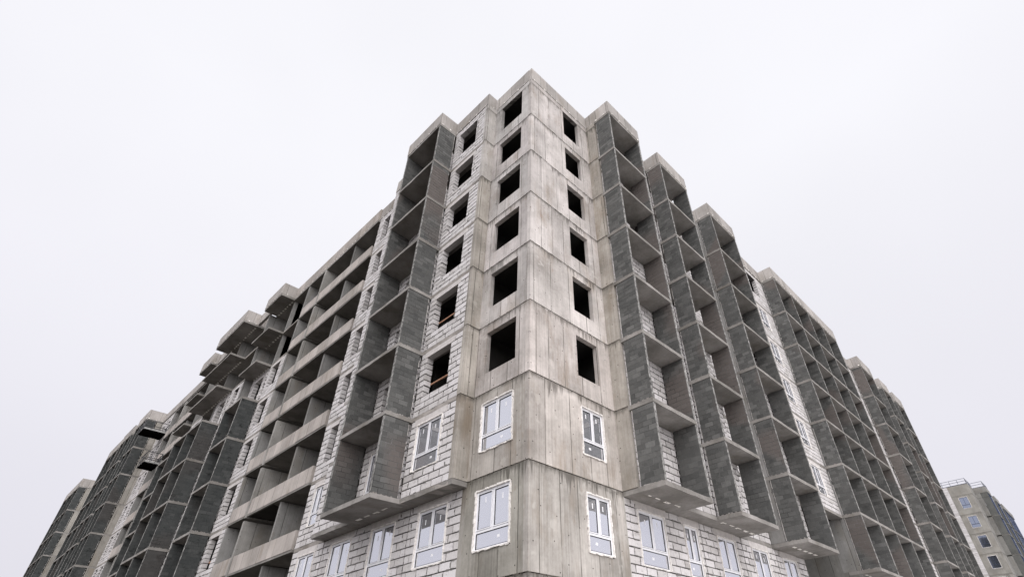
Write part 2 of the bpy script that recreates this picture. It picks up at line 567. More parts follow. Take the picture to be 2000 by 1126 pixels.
def window(side, u0, u1, z0, z1, d, parent=None, door=False, foam=0.05, frame='frame', glass='glass', detail=True):
    """two casements over a fixed light; d = plane of the wall face"""
    parent = parent or bld
    d = d - 0.045
    m = MB()
    ring(m, side, u0, u1, z0, z1, 0.045, d - 0.07, d)
    zt = z0 + 0.30 * (z1 - z0)
    um = (u0 + u1) / 2
    wide = (u1 - u0) > 1.15
    m.box(side, u0 + 0.045, u1 - 0.045, d - 0.07, d, zt - 0.03, zt + 0.03)
    if wide or True:
        m.box(side, um - 0.025, um + 0.025, d - 0.07, d, zt + 0.03, z1 - 0.045)
    fr = m.build('window', frame, parent)
    cells = [(u0 + 0.045, um - 0.025, zt + 0.03, z1 - 0.045), (um + 0.025, u1 - 0.045, zt + 0.03, z1 - 0.045), (u0 + 0.045, u1 - 0.045, z0 + 0.045, zt - 0.03)]
    gk = MB()
    for i, (a, b, c, e) in enumerate(cells):
        if i < 2 and detail:
            s = MB()
            ring(s, side, a + 0.012, b - 0.012, c + 0.012, e - 0.012, 0.03, d - 0.06, d + 0.012)
            s.build('sash', frame, fr)
            a, b, c, e = a + 0.042, b - 0.042, c + 0.042, e - 0.042
        if detail:
            ring(gk, side, a - 0.001, b + 0.001, c - 0.001, e + 0.001, 0.02, d - 0.04, d - 0.012)
        p = MB()
        p.box(side, a, b, d - 0.036, d - 0.026, c, e)
        p.build('pane', glass, fr)
        if detail:
            t = MB()
            uu = a + (b - a) * rnd(0.4, 0.55)
            if i < 2:
                zz = c + (e - c) * rnd(0.66, 0.74)
                t.box(side, uu, uu + 0.045, d - 0.0255, d - 0.023, zz, zz + 0.16)
            else:
                uu = a + (b - a) * rnd(0.25, 0.4)
                zz = c + (e - c) * 0.45
                t.box(side, uu, uu + 0.11, d - 0.0255, d - 0.023, zz, zz + 0.075)
            t.build('sticker', 'sticker', fr)
    if detail:
        gk.build('gasket', 'gasket', fr)
    if foam:
        # ragged foam bead squeezed out round the frame
        fm = MB()
        segs = []
        per = [((u0, z0), (u1, z0)), ((u1, z0), (u1, z1)), ((u1, z1), (u0, z1)), ((u0, z1), (u0, z0))]
        for (a, c), (b, e) in per:
            L = math.hypot(b - a, e - c)
            n = max(3, int(L / 0.11))
            for i in range(n):
                t0, t1 = i / n, (i + 1) / n
                w = foam * rnd(0.35, 1.05)
                ou = rnd(0.0, 0.022)
                if c == e:
                    s = 1 if c == z1 else -1
                    zz0, zz1 = (c - 0.005, c + w) if s > 0 else (c - w, c + 0.005)
                    ua, ub = sorted((a + (b - a) * t0, a + (b - a) * t1))
                    fm.box(side, ua - 0.01, ub + 0.01, d - 0.08, d + 0.05 + ou, zz0, zz1, 0.006)
                else:
                    s = 1 if a == u1 else -1
                    ua, ub = (a - 0.005, a + w) if s > 0 else (a - w, a + 0.005)
                    za, zb = sorted((c + (e - c) * t0, c + (e - c) * t1))
                    fm.box(side, ua, ub, d - 0.08, d + 0.05 + ou, za - 0.01, zb + 0.01, 0.006)
        fm.build('foam_seal', 'foam', fr)['kind'] = 'stuff'
    return fr


# ------------------------------------------------------------------ concrete corner
def zr(k):
    """storey k: from joint k+1 up to joint k"""
    return J[k + 1], J[k]


def win_z(k):
    a, b = zr(k)
    return a + 0.79, (a + 2.58 if k else a + 2.96)


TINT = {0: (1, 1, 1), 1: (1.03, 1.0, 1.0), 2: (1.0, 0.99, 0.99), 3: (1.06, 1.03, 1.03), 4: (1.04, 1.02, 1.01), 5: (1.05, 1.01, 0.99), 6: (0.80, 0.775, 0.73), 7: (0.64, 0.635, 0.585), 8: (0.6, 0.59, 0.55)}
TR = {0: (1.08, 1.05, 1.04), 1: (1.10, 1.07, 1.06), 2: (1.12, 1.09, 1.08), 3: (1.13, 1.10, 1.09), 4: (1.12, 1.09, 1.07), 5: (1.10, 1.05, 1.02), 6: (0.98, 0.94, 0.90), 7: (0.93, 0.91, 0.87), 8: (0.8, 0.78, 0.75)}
for k in range(9):
    a, b = zr(k)
    a += 0.017; b -= 0.017
    wz = win_z(k)
    o1, o2 = rnd(-0.006, 0.006), rnd(-0.006, 0.006)
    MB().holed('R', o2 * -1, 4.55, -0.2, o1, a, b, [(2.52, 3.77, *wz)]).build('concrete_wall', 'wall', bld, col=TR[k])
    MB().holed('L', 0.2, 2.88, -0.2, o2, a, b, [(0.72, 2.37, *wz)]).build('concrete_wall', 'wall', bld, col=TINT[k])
    if k >= 6 and k < 9:
        window('R', 2.56, 3.73, wz[0] + 0.04, wz[1] - 0.04, 0.03 if k == 6 else 0.03)
        window('L', 0.77, 2.33, wz[0] + 0.04, wz[1] - 0.04, 0.03)
    if k < 7:
        # return walls out to the overhanging storeys
        t = (0.84, 0.81, 0.75)
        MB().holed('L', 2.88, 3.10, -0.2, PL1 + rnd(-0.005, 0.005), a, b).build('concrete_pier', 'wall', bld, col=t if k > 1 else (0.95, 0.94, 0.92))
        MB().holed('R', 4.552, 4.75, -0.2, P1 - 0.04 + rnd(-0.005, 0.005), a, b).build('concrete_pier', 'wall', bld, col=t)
    # rough grout lip along the joint
    if k:
        lip = MB()
        zz = J[k]
        for side, L in (('R', 4.55), ('L', 2.88)):
            n = int(L / 0.09)
            for i in range(n):
                s, e = i * L / n, (i + 1) * L / n
                if random.random() < 0.5:
                    h = rnd(0.004, 0.016)
                    lip.box(side, s, e + 0.01, -0.05, rnd(0.001, 0.022), zz - h, zz + h * 0.7, 0.005)
        lip.build('grout_joint', 'slab', bld, col=(0.6, 0.57, 0.52))['kind'] = 'stuff'

# ------------------------------------------------------------------ floor slabs and interior with shade put into its colour
DEEP = 7.0
for k in range(0, 10):
    z1 = J[k]
    s = MB()
    if k in (7, 8):
        s.wbox(0.02, 19.6, 0.02, DEEP, z1 - 0.105, z1 - 0.02)
        s.wbox(26.1, 61.4, 0.02, DEEP, z1 - 0.105, z1 - 0.02)
    else:
        s.wbox(0.02, 61.4, 0.02, DEEP, z1 - 0.105, z1 - 0.02)
    s.wbox(0.02, DEEP, DEEP, 80.5, z1 - 0.105, z1 - 0.02)
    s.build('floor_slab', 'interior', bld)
cr = MB()
cr.wbox(DEEP, 61.4, DEEP - 0.3, DEEP, 0, TOP - 0.6)
cr.wbox(DEEP - 0.3, DEEP, DEEP, 80.5, 0, TOP - 0.6)
cr.wbox(61.2, 61.4, 0, DEEP - 0.3, 0, TOP - 0.6)
cr.wbox(0.0, DEEP - 0.3, 80.3, 80.5, 0, TOP - 0.6)
for u in (4.6, 9.6, 12.95, 16.1, 19.8, 26.1, 33, 39.7, 46.4, 50.2, 53.0, 57):
    cr.wbox(u, u + 0.2, 0.3, DEEP - 0.3, 0 if u > 19.85 or u < 19.7 else 10.3, 28.6)
for u in (2.9, 6.0, 9.6, 12.4, 28.3, 34.3, 41, 46.9, 62):
    cr.wbox(0.3, DEEP - 0.3, u, u + 0.2, 0, 28.6)
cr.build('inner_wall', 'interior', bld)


# ------------------------------------------------------------------ roof parapets
def parapet(side, u0, u1, d, z0=None, t=0.2, name='roof_parapet', plugs=True, z1=TOP, col=None, axis='u', mat='parapet'):
    z0 = J[0] if z0 is None else z0
    m = MB()
    if axis == 'u':
        m.ragged(side, u0, u1, d - t, d + 0.02, z0, z1, 0.006, 0.006, 0.6)
    else:
        m.box(side, d - (t if t > 0 else 0), d - (t if t < 0 else 0), u0, u1, z0, z1, 0.004)
    o = m.build(name, mat, bld, col=col or (lambda q: (q, q, q))(rnd(0.9, 1.05)))
    if plugs:
        p = MB()
        s = u0 + rnd(0.1, 0.4)
        while s < u1 - 0.15:
            w = rnd(0.05, 0.13)
            if axis == 'u':
                p.box(side, s, s + w, d - 0.02, d + 0.03, z0 - 0.01, z0 + rnd(0.04, 0.07), 0.01)
            else:
                p.box(side, d - 0.012 if t > 0 else d - 0.02, d + 0.02 if t < 0 else d + 0.012, s, s + w, z0 - 0.01, z0 + rnd(0.04, 0.07), 0.01)
            s += rnd(0.3, 0.8)
        if p.v:
            q = p.build('polystyrene_plug', 'poly', o, occ=False)
            q['kind'] = 'stuff'
    return o


for sd, a_, b_, d_ in (('L', 2.89, 12.35, PL1 - 0.03), ('R', 7.62, 9.77, P1 - 0.03), ('R', 19.7, 25.98, P1 - 0.03), ('R', 39.64, 46.18, P1 - 0.03), ('R', 50.12, 52.98, P1 - 0.03), ('R', 56.02, 57.78, P1 - 0.03)):
    MB().box(sd, a_, b_, -0.05, d_, J[0] - 0.17, J[0] - 0.003).build('roof_slab', 'slab', bld)


# axis 'd' parapets: visible face at u = d, running over the d-range (u0,u1)
def side_parapet(side, u, d0, d1, **kw):
    return parapet(side, d0, d1, u, axis='d', t=-0.2, **kw)


def slab(side, u0, u1, d0, d1, zt, t=ST, name='balcony_slab', col=None):
    m = MB()
    m.ragged(side, u0, u1, d0, d1, zt - t, zt)
    return m.build(name, 'slab', bld, col=col)


def inserts(side, u0, u1, d, zb, step=0.6, w=0.36, t=0.13):
    """white polystyrene strips cast into the slab along the wall line, seen from below"""
    s = u0 + 0.22
    while s + w < u1:
        MB().box(side, s, s + w * rnd(0.85, 1.05), d - t / 2, d + t / 2, zb - 0.004, zb + 0.05, 0.003).build('insulation_strip', 'poly', bld, occ=False)
        s += step


# ------------------------------------------------------------------ a stack of loggias
def bay(side, u0, u1, dw, do, ks, walls=None, div=(), back=None, roof=True, din=None, bottom=None, tint=None, gap=True):
    """ks: storeys with a slab under them; walls: storeys with side walls; dw wall plane, do front plane, din start of the slab"""
    din = dw if din is None else din
    walls = ks if walls is None else walls
    for k in ks:
        zf = J[k + 1]
        slab(side, u0, u1, din - 0.02, do, zf)
        zc = J[k] - (ST if k else 0.0) - (0.0 if k else 0.19)
        if k in walls:
            us = [u0 + 0.02] + [d for d in div] + [u1 - 0.14]
            for i, u in enumerate(us):
                dd0 = dw + (0.09 if i == 0 and gap else 0.02)
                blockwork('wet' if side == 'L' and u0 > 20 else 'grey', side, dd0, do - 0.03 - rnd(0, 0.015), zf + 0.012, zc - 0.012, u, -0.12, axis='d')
                MB().box(side, u + 0.004, u + 0.116, do - 0.032, do - 0.012, zf + 0.02, zc - 0.02, 0.006).build('wall_edge', 'edge', bld)
                if i == 0 and gap:
                    fm = MB()
                    z = zf + 0.05
                    while z < zc - 0.1:
                        h = rnd(0.05, 0.2)
                        if random.random() < 0.7:
                            fm.box(side, u + 0.012, u + 0.05, dw + 0.065, dw + 0.089 + rnd(0, 0.006), z, z + h, 0.005)
                        z += h
                    fm.build('foam_bead', 'foam', bld, occ=False)['kind'] = 'stuff'
            # mortar smears on the slab edges under and over the walls
            sm = MB()
            for u in (u0, ):
                n = int((do - dw) / 0.1)
                for i in range(n):
                    if random.random() < 0.55:
                        q = dw + 0.1 + i * 0.1
                        sm.box(side, u + 0.005, u + 0.05, q, q + rnd(0.06, 0.1), zf - 0.005, zf + rnd(0.012, 0.045), 0.006)
            if sm.v:
                sm.build('mortar_smear', 'slab', bld, occ=False)['kind'] = 'stuff'
        if back:
            back(k, zf, zc)
    if roof:
        slab(side, u0, u1, din - 0.02, do, J[0], t=0.19, name='roof_slab')
        side_parapet(side, u0, din if din < dw else dw, do)
        parapet(side, u0 + 0.001, u1, do)
        parapet(side, dw, do - 0.21, u1, axis='d', t=0.2, plugs=False)


# back walls of loggias: white blocks, upper storeys left unfinished
def back_wall(side, u0, u1, d, openings, full_from):
    def f(k, zf, zc):
        hs = [(a, b, zf - 0.1, zf + h) for a, b, h in openings]
        if k >= full_from:
            blockwork('white', side, u0 + 0.13, u1 - 0.15, zf, zc - 0.01, d, 0.3, hs)
            if k >= 6:
                for a, b, h in openings:
                    if b - a > 0.5:
                        window(side, a + 0.02, b - 0.02, zf + 0.06, zf + h - 0.02, d + 0.03, foam=0.03, detail=True)
        else:
            hi, um = rnd(2.35, 2.85), u0 + 0.62 * (u1 - u0)
            blockwork('white', side, u0 + 0.13, u1 - 0.15, zf, zc - 0.01, d, 0.3, hs, top=lambda s, e: zf + hi - 0.22 * abs(round(((s + e) / 2 - um) / 0.4)))
    return f


KS = list(range(0, 7))
# ---- right facade
bay('R', 4.58, 7.61, P1, P2, KS, back=back_wall('R', 4.58, 7.61, P1 - 0.03, [(4.9, 6.1, 2.2)], 3), din=0.0)
bay('R', 9.78, 13.0, P1, P2, KS, back=back_wall('R', 9.78, 13.0, P1 - 0.03, [(10.1, 12.25, 2.2), (12.62, 12.86, 2.35)], 4), din=0.0)
bay('R', 16.0, 19.68, P1, P2, KS, back=back_wall('R', 16.0, 19.68, P1 - 0.03, [(16.4, 19.0, 2.3)], 4), din=0.0)
bay('R', 26.0, 39.62, P1, P2, KS, div=(29.35, 32.75, 36.1), back=back_wall('R', 26.0, 39.6, P1 - 0.03, [(26.4, 29.1, 2.3), (29.7, 32.4, 2.3), (33, 35.8, 2.3), (36.4, 39.2, 2.3)], 3), din=0.0)
bay('R', 46.2, 50.1, P1, P2, KS, back=back_wall('R', 46.2, 50.1, P1 - 0.03, [(46.5, 49.5, 2.3)], 3), din=0.0)
bay('R', 53.0, 56.0, P1, P2, KS, back=back_wall('R', 53.0, 56.0, P1 - 0.03, [(53.3, 55.5, 2.3)], 3), din=0.0)
bay('R', 57.8, 61.2, P1, P2, KS, back=back_wall('R', 57.8, 61.2, P1 - 0.03, [(58.1, 60.6, 2.3)], 3), din=0.0)
parapet('R', 0.0, 4.55, 0.0)
parapet('R', 7.62, 9.77, P1, plugs=False)
parapet('R', 13.01, 15.99, 0.0, plugs=False)
parapet('R', 19.7, 25.99, P1)
parapet('R', 39.63, 46.19, P1, plugs=False)
parapet('R', 50.11, 52.99, P1, plugs=False)
parapet('R', 56.01, 57.79, P1, plugs=False)
for k in range(7):
    a, b = zr(k)
    zc = b - (ST if k else 0.19)
    # between the first two stacks the wall stands out, after them it steps back
    for u0, u1, d in ((7.62, 9.77, P1 - 0.02), (13.02, 15.98, 0.0), (39.64, 46.18, P1 - 0.02), (50.12, 52.98, P1 - 0.02), (56.02, 57.78, P1 - 0.02)):
        hs = [(u0 + 2.2, u0 + 3.6, a + 0.8, a + 2.5)] if u1 - u0 > 5 else []
        blockwork('white', 'R', u0, u1, a, zc, d, 0.3, hs)
        slab('R', u0, u1, -0.02, d + 0.015, a, name='slab_edge')
    # return of cast concrete beside each stack
    for u in (16.0, 26.0, 46.2, 53.0, 57.8):
        MB().holed('R', u + 0.003, u + 0.2, -0.3, P1 + 0.01 + rnd(-0.004, 0.004), a + 0.01, b - ST).build('concrete_pier', 'cross', bld)
    # strip with windows
    if k < 6:
        lz = zc - 0.22
        blockwork('white', 'R', 19.70, 25.98, a, zc, P1 - 0.02, 0.3, [(23.25, 24.7, a + 0.8, a + 2.58 if k else a + 2.9), (22.95, 25.0, lz, zc)] if k else [(23.25, 24.7, a + 0.9, a + 2.85)])
        slab('R', 19.70, 25.98, -0.02, P1 - 0.005, a, name='slab_edge')
        if k:
            MB().box('R', 22.95, 25.0, P1 - 0.3, P1 - 0.015, lz, zc).build('lintel', 'lintel', bld)
            window('R', 23.27, 24.68, a + 0.82, a + 2.56, P1 + 0.0, foam=0.06)
# recessed passage under the strip
MB().box('R', 26.006, 26.2, -6.6, P1 - 0.012, 0.0, J[6] - ST - 0.004).build('concrete_wall', 'cross', bld, col=(0.8, 0.8, 0.78))
MB().box('R', 19.4, 19.62, -6.6, -0.3, 0.0, J[6] - ST).build('concrete_wall', 'cross', bld)
for k in (7, 8):
    slab('R', 26.2, 61.2, -0.5, P1, J[k + 1], name='slab_edge')
MB().box('R', 26.2, 61.2, -0.3, P1 - 0.1, 0.0, J[7] - ST).build('concrete_wall', 'cross', bld)

# lower right storeys
LOWR = [(5.28, 6.95), (8.22, 9.22), (10.72, 12.26), (13.72, 15.30), (16.84, 18.42)]
slab('R', 4.75, 13.0, -0.02, P1 - 0.02, J[7] - 0.003, name='slab_edge')
inserts('R', 4.7, 7.6, 0.65, J[7] - ST)
inserts('R', 9.9, 13.0, 0.65, J[7] - ST)
inserts('R', 16.2, 19.6, 0.82, J[7] - ST)
inserts('R', 26.3, 39.0, 0.70, J[7] - ST)
for k in (7, 8):
    a, b = zr(k)
    zc = b - ST
    piers = [4.57, 9.47, 12.86, 16.21, 19.62]
    for i in range(4):
        s, e = piers[i], piers[i + 1]
        hs, ln = [], []
        for p, q in LOWR:
            if s < p < e:
                hs.append((p, q, *win_z(k)))
                ln.append((p - 0.14, q + 0.16))
        hs += [(p, q, win_z(k)[1] - 0.01, zc + 0.01) for p, q in ln]
        blockwork('white', 'R', s + 0.03, e - 0.03, a, zc, 0.0, 0.3, hs)
        for p, q in ln:
            MB().box('R', p + 0.004, q - 0.004, -0.3, 0.004, win_z(k)[1] + 0.0, zc - 0.004).build('lintel', 'lintel', bld)
    for p, q in LOWR:
        window('R', p + 0.02, q - 0.02, win_z(k)[0] + 0.02, win_z(k)[1] - 0.02, 0.02, foam=0.04)
    slab('R', 4.57, 19.62, -0.3, -0.012, a, name='slab_edge')

# ---- left facade
LOWL = [(3.81, 5.45), (6.90, 8.50), (9.96, 11.58), (13.0, 14.55)]


def back_L1(k, zf, zc):
    hs = [(6.3, 8.55, zf - 0.1, zf + 2.35)]
    if k >= 2:
        blockwork('white', 'L', 5.98, 9.15, zf, zc - 0.01, PL1 - 0.03, 0.3, hs)
    else:
        t = rnd(2.3, 2.8)
        blockwork('white', 'L', 5.98, 9.15, zf, zc - 0.01, PL1 - 0.03, 0.3, hs, top=lambda s, e: zf + t - 0.3 * (8.9 - (s + e) / 2))
    if k >= 6:
        window('L', 7.5, 8.53, zf + 0.08, zf + 2.33, PL1, foam=0.04)


bay('L', 5.85, 9.30, PL1, PL2, KS, back=back_L1, din=0.0)
parapet('L', 0.21, 2.88, 0.0)
side_parapet('L', 2.882, 0.021, PL1)
parapet('L', 2.883, 5.85, PL1)
parapet('L', 9.31, 12.35, PL1, plugs=False)
parapet('L', 12.36, 15.28, 0.0)
slab('L', 2.885, 12.37, -0.02, PL1 - 0.003, J[7] - 0.003, name='slab_edge')
inserts('L', 6.3, 9.2, 0.63, J[7] - ST)
for k in range(7):
    a, b = zr(k)
    zc = b - (ST if k else 0.0)
    wz = win_z(k)
    hs = [(3.83, 5.42, wz[0], wz[1])]
    ln = [(3.60, 5.62, wz[1] - 0.01, zc + 0.01)]
    blockwork('white', 'L', 3.11, 5.83, a, zc, PL1 - 0.02, 0.3, hs + (ln if k else []))
    if k:
        MB().box('L', 3.604, 5.616, PL1 - 0.3, PL1 - 0.012, wz[1], zc - 0.004).build('lintel', 'lintel', bld)
    if k < 6:
        pass
    else:
        window('L', 3.87, 5.38, wz[0] + 0.03, wz[1] - 0.03, PL1 + 0.0, foam=0.05)
    slab('L', 3.1, 5.85, -0.02, PL1 - 0.006, a, name='slab_edge', col=(1.15, 1.12, 1.1))
    blockwork('white', 'L', 9.31, 12.34, a, zc, PL1 - 0.02, 0.3)
    slab('L', 9.31, 12.35, -0.02, PL1 - 0.006, a, name='slab_edge')
    # strip with narrow windows
    nz = (wz[0], wz[1])
    ln = [(13.4, 14.75, nz[1] - 0.01, zc + 0.01)]
    blockwork('white', 'L', 12.40, 15.20, a, zc, 0.0, 0.3, [(13.58, 14.52, *nz)] + (ln if k else []))
    if k:
        MB().box('L', 13.404, 14.746, -0.3, 0.006, nz[1], zc - 0.004).build('lintel', 'lintel', bld)
    if k >= 6:
        window('L', 13.6, 14.5, nz[0] + 0.02, nz[1] - 0.02, 0.02, foam=0.05)
    slab('L', 12.40, 15.20, -0.02, 0.010, a, name='slab_edge', col=(1.1, 1.07, 1.05))
for k in (7, 8):
    a, b = zr(k)
    zc = b - ST
    wz = win_z(k)
    for s, e in ((3.10, 6.0), (6.06, 12.29), (12.35, 15.20)):
        hs = [(p, q, *wz) for p, q in LOWL if s < p < e]
        ln = [(p - 0.15, q + 0.15) for p, q in LOWL if s < p < e]
        blockwork('white', 'L', s, e, a, zc, 0.0, 0.3, hs + [(p, q, wz[1] - 0.01, zc + 0.01) for p, q in ln])
        for p, q in ln:
            MB().box('L', p + 0.004, q - 0.004, -0.3, 0.004, wz[1], zc - 0.004).build('lintel', 'lintel', bld)
    MB().box('L', 2.885, 3.095, -0.2, 0.0, a + 0.01, b - 0.01).build('concrete_pier', 'wall', bld, col=(0.75, 0.74, 0.7))
    for p, q in LOWL:
        window('L', p + 0.02, q - 0.02, wz[0] + 0.02, wz[1] - 0.02, 0.02, foam=0.05)
    slab('L', 3.1, 15.2, -0.3, -0.012 if k == 8 else 0.008, a, name='slab_edge')
MB().box('R', 4.555, 4.60, -0.2, 0.0, 1.4, J[7] - ST).build('concrete_pier', 'wall', bld, col=(0.8, 0.8, 0.76))


# loggias with concrete parapets
def loggias(u0, u1, divs, pier, d, ks, strip=None):
    """strip: (from, to, opening from, opening to) of block wall beyond the cells"""
    for k in ks:
        a, b = zr(k)
        zc = b - (ST if k else 0.0)
        segs = []
        s = u0
        for p in sorted(divs + pier):
            segs.append((s, p)); s = p
        segs.append((s, u1))
        for i, (s, e) in enumerate(segs):
            e2 = e - (0.12 if e in pier else 0.0)
            s2 = s + (0.12 if s in pier else 0.0)
            o = d + rnd(-0.008, 0.008)
            MB().box('L', s2 + 0.004, e2 - 0.004, d - 0.17, o, a + 0.006, a + 0.84 + rnd(-0.02, 0.02), 0.006).build('parapet_panel', 'parapet', bld, col=(1.12, 1.09, 1.07))
            MB().box('L', s2, e2, -2.2, d - 0.015, a - 0.11, a, 0.006).build('balcony_slab', 'slab', bld, col=(0.78, 0.78, 0.77))
        for p in divs:
            MB().box('L', p - 0.08, p + 0.08, -2.2, d - 0.172, a + 0.004, zc - 0.004).build('cross_wall', 'cross', bld)
        for p in pier:
            MB().box('L', p - 0.115, p + 0.115, -2.2, d + 0.015, a - ST - 0.008, zc - 0.17, 0.003).build('cross_wall', 'cross', bld, col=(1.15, 1.13, 1.1))
        MB().box('L', u1 - 0.01, u1 + 0.18, -2.2, d - 0.03, a + 0.004, zc - 0.004).build('cross_wall', 'cross', bld)
        MB().box('L', u0 - 0.12, u0 - 0.005, -2.2, -0.31, a + 0.004, zc - 0.004).build('cross_wall', 'cross', bld)
        MB().holed('L', u0, u1, -2.35, -2.2, a, zc, [(s + 0.4, min(s + 1.5, e - 0.6), a + 0.05, a + 2.2) for s, e in segs]).build('back_wall', 'cross', bld)


loggias(15.3, 25.45, [18.65], [22.8], 0.10, list(range(0, 8)))
parapet('L', 15.3, 28.19, 0.10, col=(1.05, 1.02, 1.0))
MB().box('L', 15.29, 28.2, -2.2, 0.11, J[0] - 0.19, J[0] - 0.002).build('roof_slab', 'slab', bld)
# block strip beyond the loggias, upper two storeys still open
for k in range(8):
    a, b = zr(k)
    zc = b - ST
    if k >= 2:
        blockwork('white', 'L', 25.64, 28.2, a, zc, 0.08, 0.3, [(26.33, 27.72, a + 0.8, a + 2.6), (26.1, 27.95, a + 2.59, zc + 0.01)])
        MB().box('L', 26.104, 27.946, -0.22, 0.088, a + 2.6, zc - 0.004).build('lintel', 'lintel', bld)
    slab('L', 25.64, 28.2, -2.2, 0.095, a, name='slab_edge', col=(1.1, 1.08, 1.06))

# second group of stacks
OPEN = [0, 1]
LOWK = list(range(0, 8))
bay('L', 28.2, 31.5, 0.12, 1.22, LOWK, walls=[3, 4, 5, 6, 7], din=-1.5, gap=False)
bay('L', 34.2, 40.75, 0.68, 1.84, LOWK, walls=[3, 4, 5, 6, 7], div=(37.4,), din=-1.5, gap=False)
bay('L', 43.7, 46.9, 0.62, 1.26, LOWK, walls=[3, 4, 5, 6, 7], din=-1.5, gap=False)
for k in range(8):
    a, b = zr(k)
    zc = b - (ST if k else 0.19)
    for u, dd in ((31.6, 0.65), (37.5, 0.66), (28.3, 0.0), (40.8, 0.6), (43.8, 0.6)):
        MB().box('L', u, u + 0.16, -2.6, dd, a + 0.004, zc - 0.004).build('cross_wall', 'cross', bld)
    slab('L', 31.51, 34.19, -2.2, 0.66, a, name='slab_edge', col=(1.1, 1.08, 1.06))
    slab('L', 40.76, 43.69, -2.2, 0.62, a, name='slab_edge', col=(1.1, 1.08, 1.06))
    if k >= 2:
        blockwork('white', 'L', 31.77, 34.18, a, zc, 0.64, 0.3, [(32.4, 33.4, a + 0.8, a + 2.5)])
        blockwork('white', 'L', 28.5, 31.35, a, zc, 0.1, 0.3, [(29.0, 30.6, a - 0.1, a + 2.4)])
        blockwork('white', 'L', 34.4, 37.2, a, zc, 0.66, 0.3, [(34.9, 36.4, a - 0.1, a + 2.4)])
        blockwork('white', 'L', 40.97, 43.65, a, zc, 0.6, 0.3, [(41.6, 42.6, a + 0.8, a + 2.5)])
for z in (J[0] - 0.19, J[1] - ST, J[2] - ST):
    inserts('L', 28.3, 31.5, 0.1, z, 0.42, 0.26)
    inserts('L', 34.3, 40.7, 0.70, z, 0.42, 0.26)
parapet('L', 31.51, 34.19, 0.66, plugs=False)
parapet('L', 40.76, 43.69, 0.66, plugs=False)
MB().box('L', 31.5, 62.0, -2.2, 0.1, J[0] - 0.19, J[0] - 0.002).build('roof_slab', 'slab', bld)

# third group: loggias, then the far stacks
loggias(46.95, 57.6, [50.4], [54.0], 0.15, list(range(0, 8)))
parapet('L', 46.91, 61.99, 0.15, plugs=False)
for k in range(8):
    a, b = zr(k)
    zc = b - ST
    blockwork('white', 'L', 57.8, 61.95, a, zc, 0.10, 0.3, [(58.3, 59.2, a + 0.8, a + 2.5), (60.3, 61.2, a + 0.8, a + 2.5)])
    slab('L', 57.7, 61.95, -2.2, 0.12, a, name='slab_edge', col=(1.15, 1.12, 1.1))
    for u in (62.0, 68.0, 74.0):
        MB().box('L', u + 0.003, u + 0.2, -0.3, 0.74 + rnd(-0.004, 0.004), a + 0.01, b - ST).build('concrete_pier', 'cross', bld, col=(1.25, 1.2, 1.12))
bay('L', 62.0, 66.2, 0.76, 1.88, LOWK, din=0.0, div=(64.2,))
bay('L', 68.0, 72.9, 0.76, 1.88, LOWK, din=0.0, div=(70.5,))
bay('L', 74.0, 80.2, 0.76, 1.80, LOWK, din=0.0, div=(77.0,))
for s, e in ((66.21, 67.99), (72.91, 73.99)):
    for k in range(8):
        a, b = zr(k)
        blockwork('white', 'L', s, e, a, b - ST, 0.6, 0.3)

# ------------------------------------------------------------------ far block beyond the left end
far = thing('apartment_block', 'dark unfinished block standing farthest away at the lower left edge', 'building')
_b = bld
bld = far
for k in range(8):
    a, b = zr(k)
    MB().box('L', 94.4, 94.6, -0.3, 0.95, a + 0.01, b - ST).build('concrete_pier', 'cross', far, col=(1.25, 1.2, 1.12))
MB().box('L', 94.6, 108, -6, 0.9, 0, 28.7).build('core_wall', 'interior', far)
bay('L', 94.4, 105.4, 0.98, 1.95, LOWK, din=0.0, div=(98.0, 101.7))
bld = _b

# ------------------------------------------------------------------ single blocks and the joined rest
UNIT = []
for i in range(6):
    m = MB()
    j = 0.014
    m.wbox(-0.5, 0.5, -0.5, 0.5, -0.5, 0.5, j)
    me = bpy.data.meshes.new('block')
    me.from_pydata(m.v, [], m.f)
    UNIT.append(me)


def wb(b):
    axis, side, p, q, z0, z1, df, th = b
    if axis == 'u':
        A, B = pt(side, p, df - th, z0), pt(side, q, df, z1)
        fc = pt(side, (p + q) / 2, df, (z0 + z1) / 2)
        fd = pt(side, p, df, z0), pt(side, q, df, z0), pt(side, p, df, z1)
    else:
        A, B = pt(side, df - th, p, z0), pt(side, df, q, z1)
        fc = pt(side, df, (p + q) / 2, (z0 + z1) / 2)
        fd = pt(side, df, p, z0), pt(side, df, q, z0), pt(side, df, p, z1)
    lo = tuple(min(A[i], B[i]) for i in range(3))
    hi = tuple(max(A[i], B[i]) for i in range(3))
    return lo, hi, fc, fd


